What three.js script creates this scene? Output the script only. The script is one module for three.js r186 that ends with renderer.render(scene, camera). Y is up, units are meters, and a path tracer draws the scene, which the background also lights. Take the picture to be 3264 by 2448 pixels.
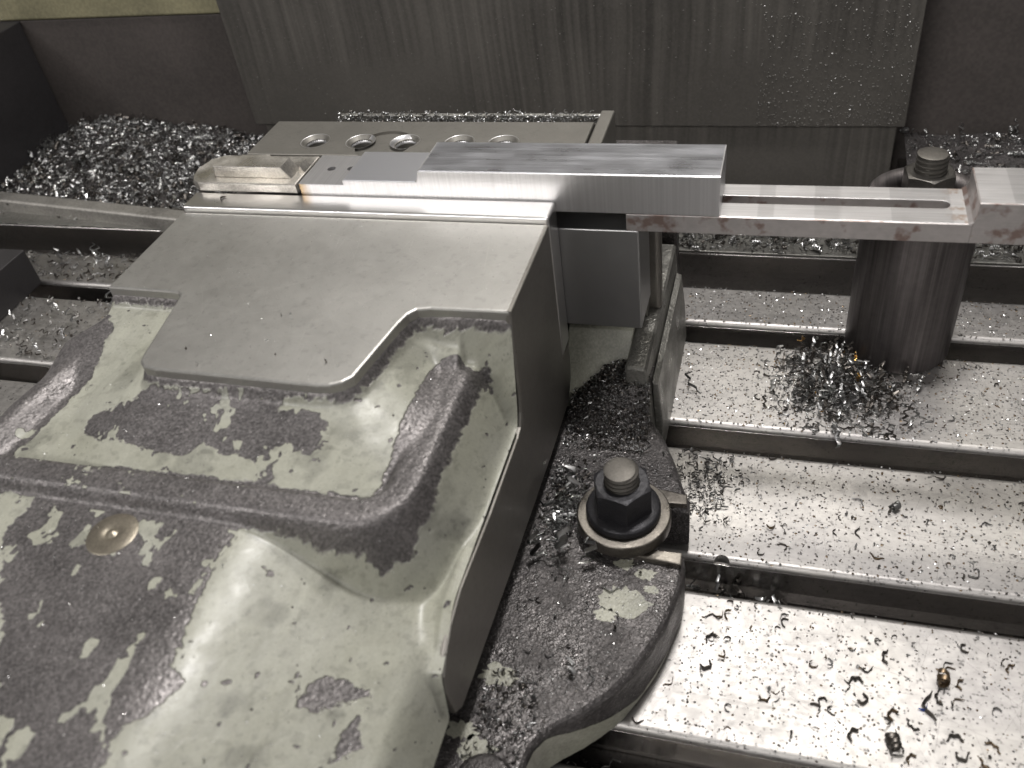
import * as THREE from 'three';
import { RoundedBoxGeometry } from 'three/addons/geometries/RoundedBoxGeometry.js';
import { mergeGeometries, mergeVertices, toCreasedNormals } from 'three/addons/utils/BufferGeometryUtils.js';
import { RectAreaLightUniformsLib } from 'three/addons/lights/RectAreaLightUniformsLib.js';
import { Brush, Evaluator, SUBTRACTION } from 'three-bvh-csg';

// ---------------------------------------------------------------- camera, light, exposure
const scene = new THREE.Scene();
const camera = new THREE.PerspectiveCamera(46.463, 4 / 3, 0.01, 10);
camera.rotation.order = 'YXZ';
camera.position.set(0.079153, 0.283202, 0.216291);
camera.rotation.set(-0.70669371, 0.365993, -0.15854594);
camera.focus = 0.4;
camera.userData.fStop = 16;
scene.background = new THREE.Color().setRGB(0.16, 0.154, 0.151);
RectAreaLightUniformsLib.init();
const LAMPS = [                                          // [name, label, position, target, width, height, radiance, glow, colour]
  ['work_lamp', 'compact machine work lamp with a white lens, hung above the vise', [0.06, 0.78, -0.185], [0.02, 0, -0.02], 0.09, 0.06, 215, 12, [1, 0.97, 0.945]],
  ['tube_lamp', 'long fluorescent ceiling lamp beyond the machine', [0.1, 2.3, -1.5], [0, 0.05, 0], 1.3, 0.2, 12, 6, [1, 0.96, 0.88]],
  ['tube_lamp', 'long fluorescent ceiling lamp behind the operator', [-0.75, 1.75, 2.3], [0, 0.05, 0], 1.4, 0.26, 17, 6, [1, 0.975, 0.95]],
  ['tube_lamp', 'long fluorescent ceiling lamp at the end of the machine table', [-1.9, 1.75, 1.7], [0, 0.05, 0], 1.2, 0.26, 14, 6, [1, 0.975, 0.95]],
  ['tube_lamp', 'long fluorescent ceiling lamp over the aisle beside the machine', [1.5, 1.9, 1.9], [0, 0.05, 0], 1.2, 0.26, 5, 6, [1, 0.975, 0.95]],
];
const renderer = new THREE.WebGLRenderer({ antialias: true });
renderer.toneMapping = THREE.LinearToneMapping;
renderer.toneMappingExposure = 1.2;
renderer.shadowMap.enabled = true;
// ---- shape of the movable jaw casting: height in mm over (x, z) in mm ----
const smax = (a, b, k) => { const h = Math.max(k - Math.abs(a - b), 0) / k; return Math.max(a, b) + h * h * k * 0.25; };
const smin = (a, b, k) => -smax(-a, -b, k);
const clamp = (v, a = 0, b = 1) => Math.min(b, Math.max(a, v));
const sstep = (a, b, v) => { const t = clamp((v - a) / (b - a)); return t * t * (3 - 2 * t); };
const T_TOP = [[-152.4, -51.8], [-152.4, 0.6], [-126, 0.9], [-122.6, 1.3], [-120.6, 3], [-120, 6], [-115, 35.5], [-114, 38.5], [-111.5, 40.6], [-107, 41.3],
  [-50, 42], [-45.5, 41.4], [-42, 39.6], [-39.6, 36.8], [-35, 10], [-33.6, 5], [-31.4, 2.2], [-27, 1.1], [-0.9, 0.4], [-0.9, -51.8]];
function sdPoly(p, x, z) {
  let d = 1e9, s = 1;
  for (let i = 0, j = p.length - 1; i < p.length; j = i++) {
    const ax = p[i][0], az = p[i][1], ex = p[j][0] - ax, ez = p[j][1] - az, wx = x - ax, wz = z - az;
    const t = clamp((wx * ex + wz * ez) / (ex * ex + ez * ez || 1)), bx = wx - ex * t, bz = wz - ez * t;
    d = Math.min(d, bx * bx + bz * bz);
    const c1 = z >= az, c2 = z < p[j][1], c3 = ex * wz > ez * wx;
    if ((c1 && c2 && c3) || (!c1 && !c2 && !c3)) s = -s;
  }
  return s * Math.sqrt(d);
}
function sdLine(p, x, z) {
  let d = 1e9;
  for (let i = 0; i + 1 < p.length; i++) {
    const ex = p[i + 1][0] - p[i][0], ez = p[i + 1][1] - p[i][1], wx = x - p[i][0], wz = z - p[i][1];
    const t = clamp((wx * ex + wz * ez) / (ex * ex + ez * ez)), bx = wx - ex * t, bz = wz - ez * t;
    d = Math.min(d, bx * bx + bz * bz);
  }
  return Math.sqrt(d);
}
const arc = []; for (let i = 0; i <= 8; i++) { const a = i / 8 * Math.PI / 2; arc.push([-30.6 + 13 * Math.cos(a), 61 + 13 * Math.sin(a)]); }
const RIB = [[-17.6, 14.5], ...arc, [-190, 74]], RIB_LONG = [[-17.6, -20], ...arc, [-190, 74]];
const RIB_LEFT = [[-160, 13], [-165, 45], [-168, 80]];
function inside(x, z) { return z < 74 && x < -17.6 && !(x > -30.6 && z > 61 && Math.hypot(x + 30.6, z - 61) > 13); }
const soft = (v, k) => v > 6 * k ? v : k * Math.log(1 + Math.exp(v / k));
function castH(x, z) {
  const dT = sdPoly(T_TOP, x, z), hw = 6;
  const ear = sstep(-40, -22, x) * sstep(34, 10, z);
  const floor = Math.max(110 - 4.5 * ear - 0.47 * Math.max(dT, 0), 94.5);
  const neck = 113.6 - 5 * Math.max(dT - 0.3, 0);
  let h;
  const dl = sdLine(RIB_LONG, x, z), dr = sdLine(RIB, x, z);
  if (inside(x, z)) h = smax(floor, 94.5, 2);
  else {
    let hood = smin(95.5 - 0.01 * (z - 80), 97 - 0.56 * (x + 62), 5);
    hood = smin(hood, 95.5 + 0.5 * (x + 152), 5);
    hood = smin(hood, 65 - 4 * (x + 5.5), 10);
    const rim = 74.6 - 11 * sstep(78, 100, z) - 1.5 * Math.max(-3.6 - x, 0) - 9 * Math.max(z - 98.5, 0);
    h = smax(hood, rim, 9);
    const top = lerp(97.4, 100.2, sstep(5, 14, z));
    h = smax(h, top - lerp(2.6, 5, sstep(50, 78, z)) * soft(dl - hw + 0.5, 0.6), 3);
  }
  h = smax(h, 100.4 - 4 * soft(dr - hw + 0.8, 0.55) - 0.004 * dr * dr, 1.0);
  h = smax(h, neck, 4 + 9 * sstep(-34, -14, x));
  const l = sdLine(RIB_LEFT, x, z);
  h = smax(h, 100 - 0.09 * l * l, 2.5);
  const edge = -156 - 16 * sstep(5, 14, z);
  return smin(h, Math.max(101 - 5 * (edge - x), 30), 5);
}

// ---------------------------------------------------------------- helpers
let seed = 12345;
const rnd = () => { seed = (seed + 0x6d2b79f5) | 0; let t = Math.imul(seed ^ (seed >>> 15), 1 | seed); t = (t + Math.imul(t ^ (t >>> 7), 61 | t)) ^ t; return ((t ^ (t >>> 14)) >>> 0) / 4294967296; };
const rr = (a, b) => a + (b - a) * rnd();
const lerp = (a, b, t) => a + (b - a) * t;
const taken = {};
const numbered = n => { taken[n] = (taken[n] ?? -1) + 1; return taken[n] ? `${n}_${String(taken[n]).padStart(3, '0')}` : n; };
function tag(o, label, category, group) { o.userData.label = label; o.userData.category = category; if (group) o.userData.group = group; return o; }
function thing(name, label, category, group) { const g = new THREE.Group(); g.name = numbered(name); scene.add(g); return tag(g, label, category, group); }
function setting(name) { const g = new THREE.Group(); g.name = name; g.userData.kind = 'structure'; scene.add(g); return g; }
// geometry is written in millimetres; uv is box-mapped, one unit = tile millimetres
function boxUV(g, tile = 100, ox = 0, oy = 0) {
  g = g.index ? g.toNonIndexed() : g;
  const p = g.attributes.position, uv = new Float32Array(p.count * 2);
  for (let i = 0; i < p.count; i += 3) {
    const a = [0, 1, 2].map(k => [p.getX(i + k), p.getY(i + k), p.getZ(i + k)]);
    const u = [0, 1, 2].map(k => a[1][k] - a[0][k]), v = [0, 1, 2].map(k => a[2][k] - a[0][k]);
    const n = [u[1] * v[2] - u[2] * v[1], u[2] * v[0] - u[0] * v[2], u[0] * v[1] - u[1] * v[0]].map(Math.abs);
    const ax = n[1] >= n[0] && n[1] >= n[2] ? 1 : n[0] > n[2] ? 0 : 2;
    for (let k = 0; k < 3; k++) {
      const [x, y, z] = a[k];
      uv[(i + k) * 2] = (ax === 0 ? z : x) / tile + ox; uv[(i + k) * 2 + 1] = (ax === 1 ? -z : y) / tile + oy;
    }
  }
  g.setAttribute('uv', new THREE.BufferAttribute(uv, 2));
  return g;
}
function put(name, g, m, parent) {
  g.scale(0.001, 0.001, 0.001);
  const o = new THREE.Mesh(g, m); o.name = name; o.castShadow = o.receiveShadow = true; parent.add(o); return o;
}
function solo(name, g, m, label, category, group) { const o = put(numbered(name), g, m, scene); return tag(o, label, category, group); }
function box(x0, x1, y0, y1, z0, z1, r = 0.6, tile = 100, ox = 0, oy = 0) {
  const g = new RoundedBoxGeometry(x1 - x0, y1 - y0, z1 - z0, 2, Math.min(r, (x1 - x0) / 2.1, (y1 - y0) / 2.1, (z1 - z0) / 2.1));
  g.translate((x0 + x1) / 2, (y0 + y1) / 2, (z0 + z1) / 2); return boxUV(g, tile, ox, oy);
}
function shapeOf(pts, holes = []) {
  const s = new THREE.Shape(pts.map(([a, b]) => new THREE.Vector2(a, b)));
  for (const h of holes) s.holes.push(new THREE.Path(h.map(([a, b]) => new THREE.Vector2(a, b))));
  return s;
}
function extrude(shape, depth, bevel = 0.6, seg = 2) {
  return new THREE.ExtrudeGeometry(shape, { depth: depth - 2 * bevel, bevelEnabled: bevel > 0, bevelSize: bevel, bevelThickness: bevel, bevelOffset: -bevel, bevelSegments: seg, curveSegments: 16 }).translate(0, 0, bevel);
}
const flatXZ = (pts, y0, y1, bevel, holes, tile, seg) => boxUV(extrude(shapeOf(pts.map(([x, z]) => [x, -z]), (holes || []).map(h => h.map(([x, z]) => [x, -z]))), y1 - y0, bevel, seg).rotateX(-Math.PI / 2).translate(0, y0, 0), tile);
const sideZY = (pts, x0, x1, bevel, tile) => boxUV(extrude(shapeOf(pts.map(([z, y]) => [-z, y])), x1 - x0, bevel).rotateY(Math.PI / 2).translate(x0, 0, 0), tile);
const faceXY = (pts, z0, z1, bevel, holes, tile) => boxUV(extrude(shapeOf(pts, holes), z1 - z0, bevel).translate(0, 0, z0), tile);
const disc = (cx, cz, r, n = 24) => Array.from({ length: n }, (_, i) => [cx + r * Math.cos(i / n * Math.PI * 2), cz + r * Math.sin(i / n * Math.PI * 2)]);
const lathe = (pts, cx, cz, n = 48, tile = 60) => boxUV(new THREE.LatheGeometry(pts.map(([r, y]) => new THREE.Vector2(r, y)), n).translate(cx, 0, cz), tile);

// ---------------------------------------------------------------- procedural textures
const hash = (x, y, s) => { let h = Math.imul(x, 374761393) + Math.imul(y, 668265263) + Math.imul(s, 1442695041) | 0; h = Math.imul(h ^ (h >>> 13), 1274126177); return ((h ^ (h >>> 16)) >>> 0) / 4294967296; };
function vn(u, v, fx, fy, s) {                            // tileable value noise, u and v in tiles
  const x = u * fx, y = v * fy, xi = Math.floor(x), yi = Math.floor(y);
  let a = x - xi, b = y - yi; a = a * a * (3 - 2 * a); b = b * b * (3 - 2 * b);
  const m = (k, n) => ((k % n) + n) % n, x0 = m(xi, fx), x1 = m(xi + 1, fx), y0 = m(yi, fy), y1 = m(yi + 1, fy);
  return lerp(lerp(hash(x0, y0, s), hash(x1, y0, s), a), lerp(hash(x0, y1, s), hash(x1, y1, s), a), b);
}
function fbm(u, v, fx, fy, oct, s) { let t = 0, w = 0.5, n = 0; for (let i = 0; i < oct; i++) { t += w * vn(u, v, fx << i, fy << i, s + i); n += w; w *= 0.5; } return t / n; }
const toS = v => 255 * (v <= 0.0031308 ? 12.92 * v : 1.055 * Math.pow(v, 1 / 2.4) - 0.055);
function makeTex(w, h, fn, srgb) {
  const d = new Uint8Array(w * h * 4), o = [0, 0, 0];
  for (let j = 0, i = 0; j < h; j++) for (let k = 0; k < w; k++, i += 4) {
    fn((k + 0.5) / w, (j + 0.5) / h, o, k, j);
    for (let c = 0; c < 3; c++) d[i + c] = clamp(srgb ? toS(clamp(o[c])) : 255 * o[c], 0, 255);
    d[i + 3] = 255;
  }
  const t = new THREE.DataTexture(d, w, h); t.wrapS = t.wrapT = THREE.RepeatWrapping; t.magFilter = THREE.LinearFilter; t.minFilter = THREE.LinearMipmapLinearFilter; t.generateMipmaps = true;
  if (srgb) t.colorSpace = THREE.SRGBColorSpace;
  t.needsUpdate = true; return t;
}
function scratches(n, size, count, lenA, lenB, dir, spread) { // tileable field of thin lines
  const f = new Float32Array(size * size);
  for (let i = 0; i < count; i++) {
    let x = rnd() * size, y = rnd() * size, a = dir + (rnd() - 0.5) * spread; const len = rr(lenA, lenB), c = rr(-0.01, 0.01), s = rr(0.25, 1);
    for (let k = 0; k < len; k++) { x += Math.cos(a); y += Math.sin(a); a += c * 0.2; const q = (((y | 0) % size + size) % size) * size + (((x | 0) % size + size) % size); f[q] = Math.max(f[q], s * Math.sin(Math.PI * (k + 1) / (len + 1))); }
  }
  return f;
}
const N = 1024;
const grainBump = makeTex(N, N, (u, v, o) => { o[0] = o[1] = o[2] = 0.55 * fbm(u, v, 90, 90, 3, 3) + 0.45 * vn(u, v, 340, 340, 9); });
const castBump = makeTex(N, N, (u, v, o) => { const a = fbm(u, v, 60, 60, 4, 21); o[0] = o[1] = o[2] = 0.75 * a + 0.25 * vn(u, v, 220, 220, 5); });
const S1 = scratches(1, N, 420, 20, 260, 0.1, 6.28), S2 = scratches(2, N, 2600, 30, 200, 0, 0.12);
const groundMap = makeTex(N, N, (u, v, o, k, j) => {          // ground steel: oil film, smudges, faint swirls
  const a = fbm(u, v, 4, 4, 4, 31), b = fbm(u, v, 40, 40, 3, 37), sp = vn(u, v, 300, 300, 41);
  const t = 0.41 + 0.06 * (a - 0.5) + 0.035 * (b - 0.5) + 0.09 * S1[j * N + k] - (sp > 0.94 ? 0.11 : 0) - 0.04 * sstep(0.68, 0.78, fbm(u, v, 70, 70, 3, 43));
  o[0] = t * 1.02; o[1] = t; o[2] = t * 0.95;
}, true);
const groundRough = makeTex(N, N, (u, v, o, k, j) => { const a = fbm(u, v, 5, 5, 4, 51), b = fbm(u, v, 60, 60, 3, 57); o[0] = 0; o[1] = 0.5 + 0.1 * (a - 0.5) + 0.05 * (b - 0.5) - 0.06 * S1[j * N + k]; o[2] = 1; });
const tableMap = makeTex(N, N, (u, v, o, k, j) => {
  const a = fbm(u, v, 6, 6, 4, 61), b = fbm(u, v, 50, 70, 3, 67), sp = fbm(u, v, 150, 150, 2, 69), l = vn(u, v, 3, 420, 71);
  let t = 0.42 + 0.1 * (a - 0.5) + 0.09 * (b - 0.5) + 0.05 * (l - 0.5) - 0.2 * S1[j * N + k] * (k % 3 ? 1 : 0.5);
  if (sp > 0.72) t -= (sp - 0.72) * 1.6;
  o[0] = t * 1.02; o[1] = t * 0.985; o[2] = t * (0.955 - 0.05 * (a - 0.5));
}, true);
const tableRough = makeTex(N, N, (u, v, o, k, j) => { const a = fbm(u, v, 8, 8, 4, 81), b = fbm(u, v, 80, 80, 3, 87), l = vn(u, v, 3, 420, 71); o[0] = 0; o[1] = 0.53 + 0.14 * (a - 0.5) + 0.16 * (b - 0.5) + 0.08 * (l - 0.5); o[2] = 1; });
const brushBump = makeTex(N, N, (u, v, o, k, j) => { o[0] = o[1] = o[2] = 0.5 + 0.35 * (vn(u, v, 5, 420, 91) - 0.5) + 0.25 * (vn(u, v, 14, 200, 92) - 0.5) - 0.35 * S2[j * N + k]; });
const brushUpBump = makeTex(N, N, (u, v, o) => { o[0] = o[1] = o[2] = 0.5 + 0.5 * (vn(u, v, 420, 5, 93) - 0.5) + 0.25 * (vn(u, v, 160, 12, 94) - 0.5); });
const darkMap = makeTex(512, 512, (u, v, o) => { const a = fbm(u, v, 6, 6, 5, 101), b = vn(u, v, 160, 160, 103); const t = 0.72 + 0.5 * (a - 0.5) + 0.25 * (b - 0.5); o[0] = t; o[1] = t * 0.98; o[2] = t * 0.97; }, true);
const blotRough = makeTex(512, 512, (u, v, o) => { const a = fbm(u, v, 7, 7, 5, 111); o[0] = 0; o[1] = clamp(0.5 + 0.7 * (a - 0.5)); o[2] = 1; });
const castMap = makeTex(N, N, (u, v, o) => {                   // bare cast iron with oil, specks of metal and dust
  const a = fbm(u, v, 7, 7, 5, 121), b = fbm(u, v, 130, 130, 2, 123), c = vn(u, v, 300, 300, 127);
  let t = 0.065 + 0.05 * (a - 0.5) + 0.06 * (b - 0.5); if (c > 0.87 && b > 0.48) t += 0.2;
  o[0] = t * 1.06; o[1] = t * 0.98; o[2] = t * 0.97;
}, true);
const rustMap = makeTex(N, N, (u, v, o, k, j) => {
  const a = fbm(u, v, 9, 9, 5, 131), b = fbm(u, v, 44, 44, 4, 137), r = clamp((0.62 * a + 0.38 * b - 0.53) * 9), t = 0.46 + 0.14 * (b - 0.5) + 0.05 * S2[j * N + k];
  o[0] = lerp(t, 0.2, r * 0.8); o[1] = lerp(t * 0.94, 0.125, r * 0.8); o[2] = lerp(t * 0.92, 0.1, r * 0.8);
}, true);
const milledBump = makeTex(N, N, (u, v, o) => { const x = u * 1 - 0.2, y = v - 1.6, q = Math.hypot(x, y) * 150; o[0] = o[1] = o[2] = 0.5 + 0.3 * Math.sin(q * 6.283) + 0.35 * (vn(u, v, 90, 90, 141) - 0.5); });
const coverMap = makeTex(N, N, (u, v, o) => {                  // dark way cover with dried coolant runs
  const wob = u + 0.012 * (vn(u, v, 8, 5, 151) - 0.5), run = vn(wob, v, 110, 2, 153) * 0.6 + vn(wob, v, 260, 3, 155) * 0.4, a = fbm(u, v, 5, 5, 4, 157), b = vn(u, v, 280, 280, 159), zone = sstep(0.42, 0.62, fbm(u, v, 3, 2, 3, 161));
  let t = 0.062 + 0.035 * (a - 0.5) + 0.045 * (run - 0.5) * zone + 0.012 * (b - 0.5);
  o[0] = t * 1.03; o[1] = t; o[2] = t * 0.94;
}, true);
const postMap = makeTex(512, 512, (u, v, o) => { const t = 0.74 + 0.3 * (vn(u, v, 60, 2, 171) - 0.5) + 0.2 * (vn(u, v, 150, 2, 172) - 0.5) + 0.25 * (vn(u, v, 20, 3, 173) - 0.5) + 0.15 * (fbm(u, v, 30, 30, 3, 175) - 0.5); o[0] = t; o[1] = t * 0.97; o[2] = t * 0.97; }, true);
const workMap = makeTex(N, N, (u, v, o, k, j) => {              // milled faces; heat tint burnt into the end of the front face
  const l = vn(u, v, 500, 6, 181), a = fbm(u, v, 8, 8, 4, 183); let t = 0.64 + 0.09 * (l - 0.5) + 0.08 * (a - 0.5);
  const n = 0.012 * (fbm(u, v, 50, 50, 3, 185) - 0.5), q = sstep(0.508, 0.478, u + n) * sstep(0.56, 0.575, v + n) * sstep(0.632, 0.61, v + n) * (u > 0.47 ? 1 : 0) * 0.9;
  o[0] = lerp(t, 0.4, q); o[1] = lerp(t * 0.99, 0.25, q); o[2] = lerp(t * 1.0, 0.09, q);
}, true);
const topMap = makeTex(N, N, (u, v, o, k, j) => { const w = v + 0.02 * (fbm(u, v, 3, 3, 3, 187) - 0.5), l = vn(u, w, 4, 260, 188), f = vn(u, w, 24, 500, 189), a = fbm(u, v, 10, 24, 4, 190), s = vn(u, v, 240, 240, 191); const t = 0.56 + 0.1 * (l - 0.5) + 0.09 * (f - 0.5) + 0.12 * (a - 0.5) + 0.12 * S2[j * N + k] - (s > 0.97 ? 0.15 : 0); o[0] = t * 0.97; o[1] = t * 0.985; o[2] = t * 1.05; }, true);
const topRough = makeTex(N, N, (u, v, o) => { const l = vn(u, v, 4, 200, 192), a = fbm(u, v, 10, 20, 4, 193); o[0] = 0; o[1] = 0.32 + 0.08 * (l - 0.5) + 0.14 * (a - 0.5); o[2] = 1; });
const barMap = makeTex(N, N, (u, v, o, k, j) => { const l = vn(u, v, 6, 420, 194), a = fbm(u, v, 9, 14, 4, 195), band = vn(u, 0.5, 14, 1, 196), r = 0.6 * clamp((fbm(u, v, 60, 60, 4, 197) - 0.52) * 6) * sstep(0.0, 0.06, u) * sstep(0.09, 0.05, u); const t = 0.54 + 0.14 * (l - 0.5) + 0.1 * (a - 0.5) + 0.1 * (sstep(0.46, 0.5, band) - 0.5) + 0.1 * S2[j * N + k]; o[0] = lerp(t, 0.33, r); o[1] = lerp(t * 0.98, 0.2, r); o[2] = lerp(t * 0.98, 0.11, r); }, true);
const std = o => new THREE.MeshStandardMaterial(o);
const rgb = (r, g, b) => new THREE.Color().setRGB(r, g, b);
const M = {
  ground: std({ map: groundMap, roughnessMap: groundRough, roughness: 1, metalness: 1, bumpMap: grainBump, bumpScale: 0.00002 }),
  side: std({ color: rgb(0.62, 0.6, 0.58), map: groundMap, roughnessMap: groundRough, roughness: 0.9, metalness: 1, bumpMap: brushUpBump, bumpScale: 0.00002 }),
  plate: std({ color: rgb(0.62, 0.61, 0.6), roughnessMap: groundRough, roughness: 0.62, metalness: 1, bumpMap: brushBump, bumpScale: 0.000012 }),
  step: std({ color: rgb(0.4, 0.4, 0.4), roughnessMap: groundRough, roughness: 0.8, metalness: 1, bumpMap: grainBump, bumpScale: 0.00001 }),
  fixed: std({ color: rgb(0.5, 0.49, 0.47), map: groundMap, roughnessMap: groundRough, roughness: 1.1, metalness: 0.9, bumpMap: grainBump, bumpScale: 0.00003 }),
  table: std({ map: tableMap, roughnessMap: tableRough, roughness: 1, metalness: 1, bumpMap: grainBump, bumpScale: 0.00003 }),
  slot: std({ map: tableMap, roughness: 0.24, metalness: 1, bumpMap: brushBump, bumpScale: 0.00002 }),
  castBare: std({ map: castMap, roughnessMap: blotRough, roughness: 0.95, metalness: 0.55, bumpMap: castBump, bumpScale: 0.0006 }),
  workTop: std({ map: topMap, roughnessMap: topRough, roughness: 1, metalness: 1, bumpMap: brushBump, bumpScale: 0.000012 }),
  bright: std({ map: workMap, roughness: 0.4, metalness: 1, bumpMap: brushUpBump, bumpScale: 0.000012 }),
  pocket: std({ color: rgb(0.75, 0.76, 0.8), roughness: 0.35, metalness: 1, bumpMap: milledBump, bumpScale: 0.000006 }),
  rust: std({ map: rustMap, roughness: 0.45, metalness: 0.85, bumpMap: grainBump, bumpScale: 0.00003 }),
  barTop: std({ map: barMap, roughnessMap: groundRough, roughness: 0.85, metalness: 1, bumpMap: brushBump, bumpScale: 0.00002 }),
  stopper: std({ color: rgb(0.72, 0.7, 0.65), roughnessMap: blotRough, roughness: 0.85, metalness: 0.9, map: darkMap, bumpMap: grainBump, bumpScale: 0.00004 }),
  post: std({ color: rgb(0.19, 0.18, 0.18), map: postMap, roughness: 0.42, metalness: 1, bumpMap: brushUpBump, bumpScale: 0.00005 }),
  thread: std({ color: rgb(0.15, 0.143, 0.13), map: darkMap, roughness: 0.55, metalness: 0.8, bumpMap: grainBump, bumpScale: 0.00003 }),
  blackOxide: std({ color: rgb(0.035, 0.035, 0.04), map: darkMap, roughness: 0.42, metalness: 0.5, bumpMap: castBump, bumpScale: 0.00012 }),
  washer: std({ color: rgb(0.25, 0.235, 0.21), map: darkMap, roughnessMap: blotRough, roughness: 0.85, metalness: 1, bumpMap: grainBump, bumpScale: 0.00006 }),
  cover: std({ color: rgb(1.2, 1.15, 1.1), map: coverMap, roughness: 0.5, metalness: 0.35, bumpMap: grainBump, bumpScale: 0.00008 }),
  darkPanel: std({ color: rgb(0.065, 0.056, 0.052), map: darkMap, roughness: 0.7, metalness: 0.1, bumpMap: grainBump, bumpScale: 0.0001 }),
  olive: std({ color: rgb(0.26, 0.245, 0.15), map: darkMap, roughness: 0.6, bumpMap: grainBump, bumpScale: 0.00006 }),
  paint: std({ color: rgb(0.37, 0.375, 0.31), map: darkMap, roughness: 0.42, bumpMap: castBump, bumpScale: 0.0002 }),
  black: std({ color: rgb(0.03, 0.028, 0.03), map: darkMap, roughness: 0.6 }),
  stripSteel: std({ color: rgb(0.5, 0.49, 0.46), map: darkMap, roughness: 0.55, metalness: 0.7, bumpMap: grainBump, bumpScale: 0.00006 }),
  plug: std({ color: rgb(0.34, 0.31, 0.25), map: darkMap, roughness: 0.4, metalness: 0.8, bumpMap: grainBump, bumpScale: 0.00005 }),
  castLight: std({ color: rgb(0.3, 0.3, 0.28), map: darkMap, roughnessMap: blotRough, roughness: 0.9, metalness: 0.7, bumpMap: castBump, bumpScale: 0.0005 }),
  darkNut: std({ color: rgb(0.15, 0.145, 0.135), map: darkMap, roughness: 0.4, metalness: 0.9, bumpMap: grainBump, bumpScale: 0.00005 }),
  housing: std({ color: rgb(0.3, 0.3, 0.3), roughness: 0.5 }),
};
// ---------------------------------------------------------------- lamps
for (const [name, label, p, t, w, h, power, glow, c] of LAMPS) {
  const g = thing(name, label, 'lamp'); g.position.set(...p); g.lookAt(...t);        // +z of the group points at the work
  const hs = new THREE.Mesh(new RoundedBoxGeometry(w + 0.02, h + 0.02, 0.03, 2, 0.006), M.housing); hs.name = 'housing'; hs.position.z = -0.022; hs.castShadow = true; g.add(hs);
  const lens = new THREE.Mesh(new RoundedBoxGeometry(w, h, 0.004, 2, 0.0015), std({ color: 0x888888, emissive: rgb(...c), emissiveIntensity: glow })); lens.name = 'lens'; lens.position.z = -0.005; g.add(lens);
  const l = new THREE.RectAreaLight(rgb(...c), power, w, h); l.name = 'light'; l.rotation.y = Math.PI; l.position.z = 0.002; g.add(l);
}
// ---------------------------------------------------------------- the setting: table and machine behind it
const table = setting('machine_table');
const LANDS = [[-183.4, -152.1], [-136.8, -78.1], [-62.9, -3.8], [11.4, 70.5], [85.6, 144.7]];
const ev = new Evaluator(); ev.useGroups = false;
const brush = g => { const b = new Brush(g); b.updateMatrixWorld(); return b; };
const cyl = (x, z, r0, r1, y0, y1, n = 28) => brush(new THREE.CylinderGeometry(r1, r0, y1 - y0, n).translate(x, (y0 + y1) / 2, z));
LANDS.forEach(([a, b], i) => {
  let g = box(-560, 460, -15, 0, a, b, 2.6, 170, i * 0.37, i * 0.61);
  if (i === 2) g = boxUV(ev.evaluate(brush(g), cyl(68.5, -3.4, 3, 3, -7, 2), SUBTRACTION).geometry.clone(), 170, 0.74, 0.22);   // drilled hole cutting the edge
  put('table_land', g, M.table, table);
  put('land_stem', box(-560, 460, -30, -15.1, a + 6, b - 6, 0.5, 170), M.slot, table);                 // undercut of the T slots
  put('slot_wall', box(-560, 460, -14.6, -2.9, b - 1.2, b + 0.12, 0.1, 120), M.slot, table);
});
put('slot_floor', box(-560, 460, -42, -30.1, -215.8, 190, 0.5, 120), M.slot, table);
put('rear_rail', box(-560, 460, -42, -0.6, -244, -216, 1.2, 140), M.slot, table);
put('rail_top', box(-560, 460, -0.5, 0.7, -243.6, -216.3, 0.4, 140), M.castLight, table);
put('saddle_floor', box(-620, 520, -70, -46, -352, -244.1, 1, 140), M.slot, table);
put('saddle_side', box(148, 520, -46, -9, -347.8, -244.2, 1, 140), M.slot, table);
put('saddle_side', box(-560, -296, -46, -9, -347.8, -244.2, 1, 140), M.slot, table);
{
  const g = box(-190, 4, -8, 10, -6, 6, 2, 140).rotateY(-0.105).translate(-297, 0, -220);
  solo('guard_strip', g, M.stripSteel, 'worn grey steel strip along the table edge below the big chip heap', 'strip');
}
const cover = thing('way_cover', 'dark telescopic steel way cover streaked with coolant, behind the vise', 'way cover');
put('upper_panel', box(-298, 147, 20.5, 330, -333, -330, 0.8, 300, 0.2, 0.1), M.cover, cover);
put('lower_panel', box(-292, 143, -44, 24, -336, -333.3, 0.8, 300, 0.4, 0.3), M.cover, cover);
solo('side_panel', box(120, 620, -30, 330, -356, -348, 1, 240), M.darkPanel, 'plain dark brown machine panel beside the way cover, above the swarf drift', 'panel', undefined);
solo('side_panel', box(-660, -290, -30, 95, -356, -348, 1, 240), M.darkPanel, 'dark machine panel below the olive housing, behind the big chip heap', 'panel');
solo('machine_housing', box(-660, -299, 95.4, 330, -366, -346, 2, 200), M.olive, 'olive green painted machine housing above the dark panel', 'housing');
solo('end_panel', box(-500, -484, -30, 95, -347.6, -232, 1, 200), M.black, 'black end panel standing at right angles beside the big chip heap', 'panel');

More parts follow.
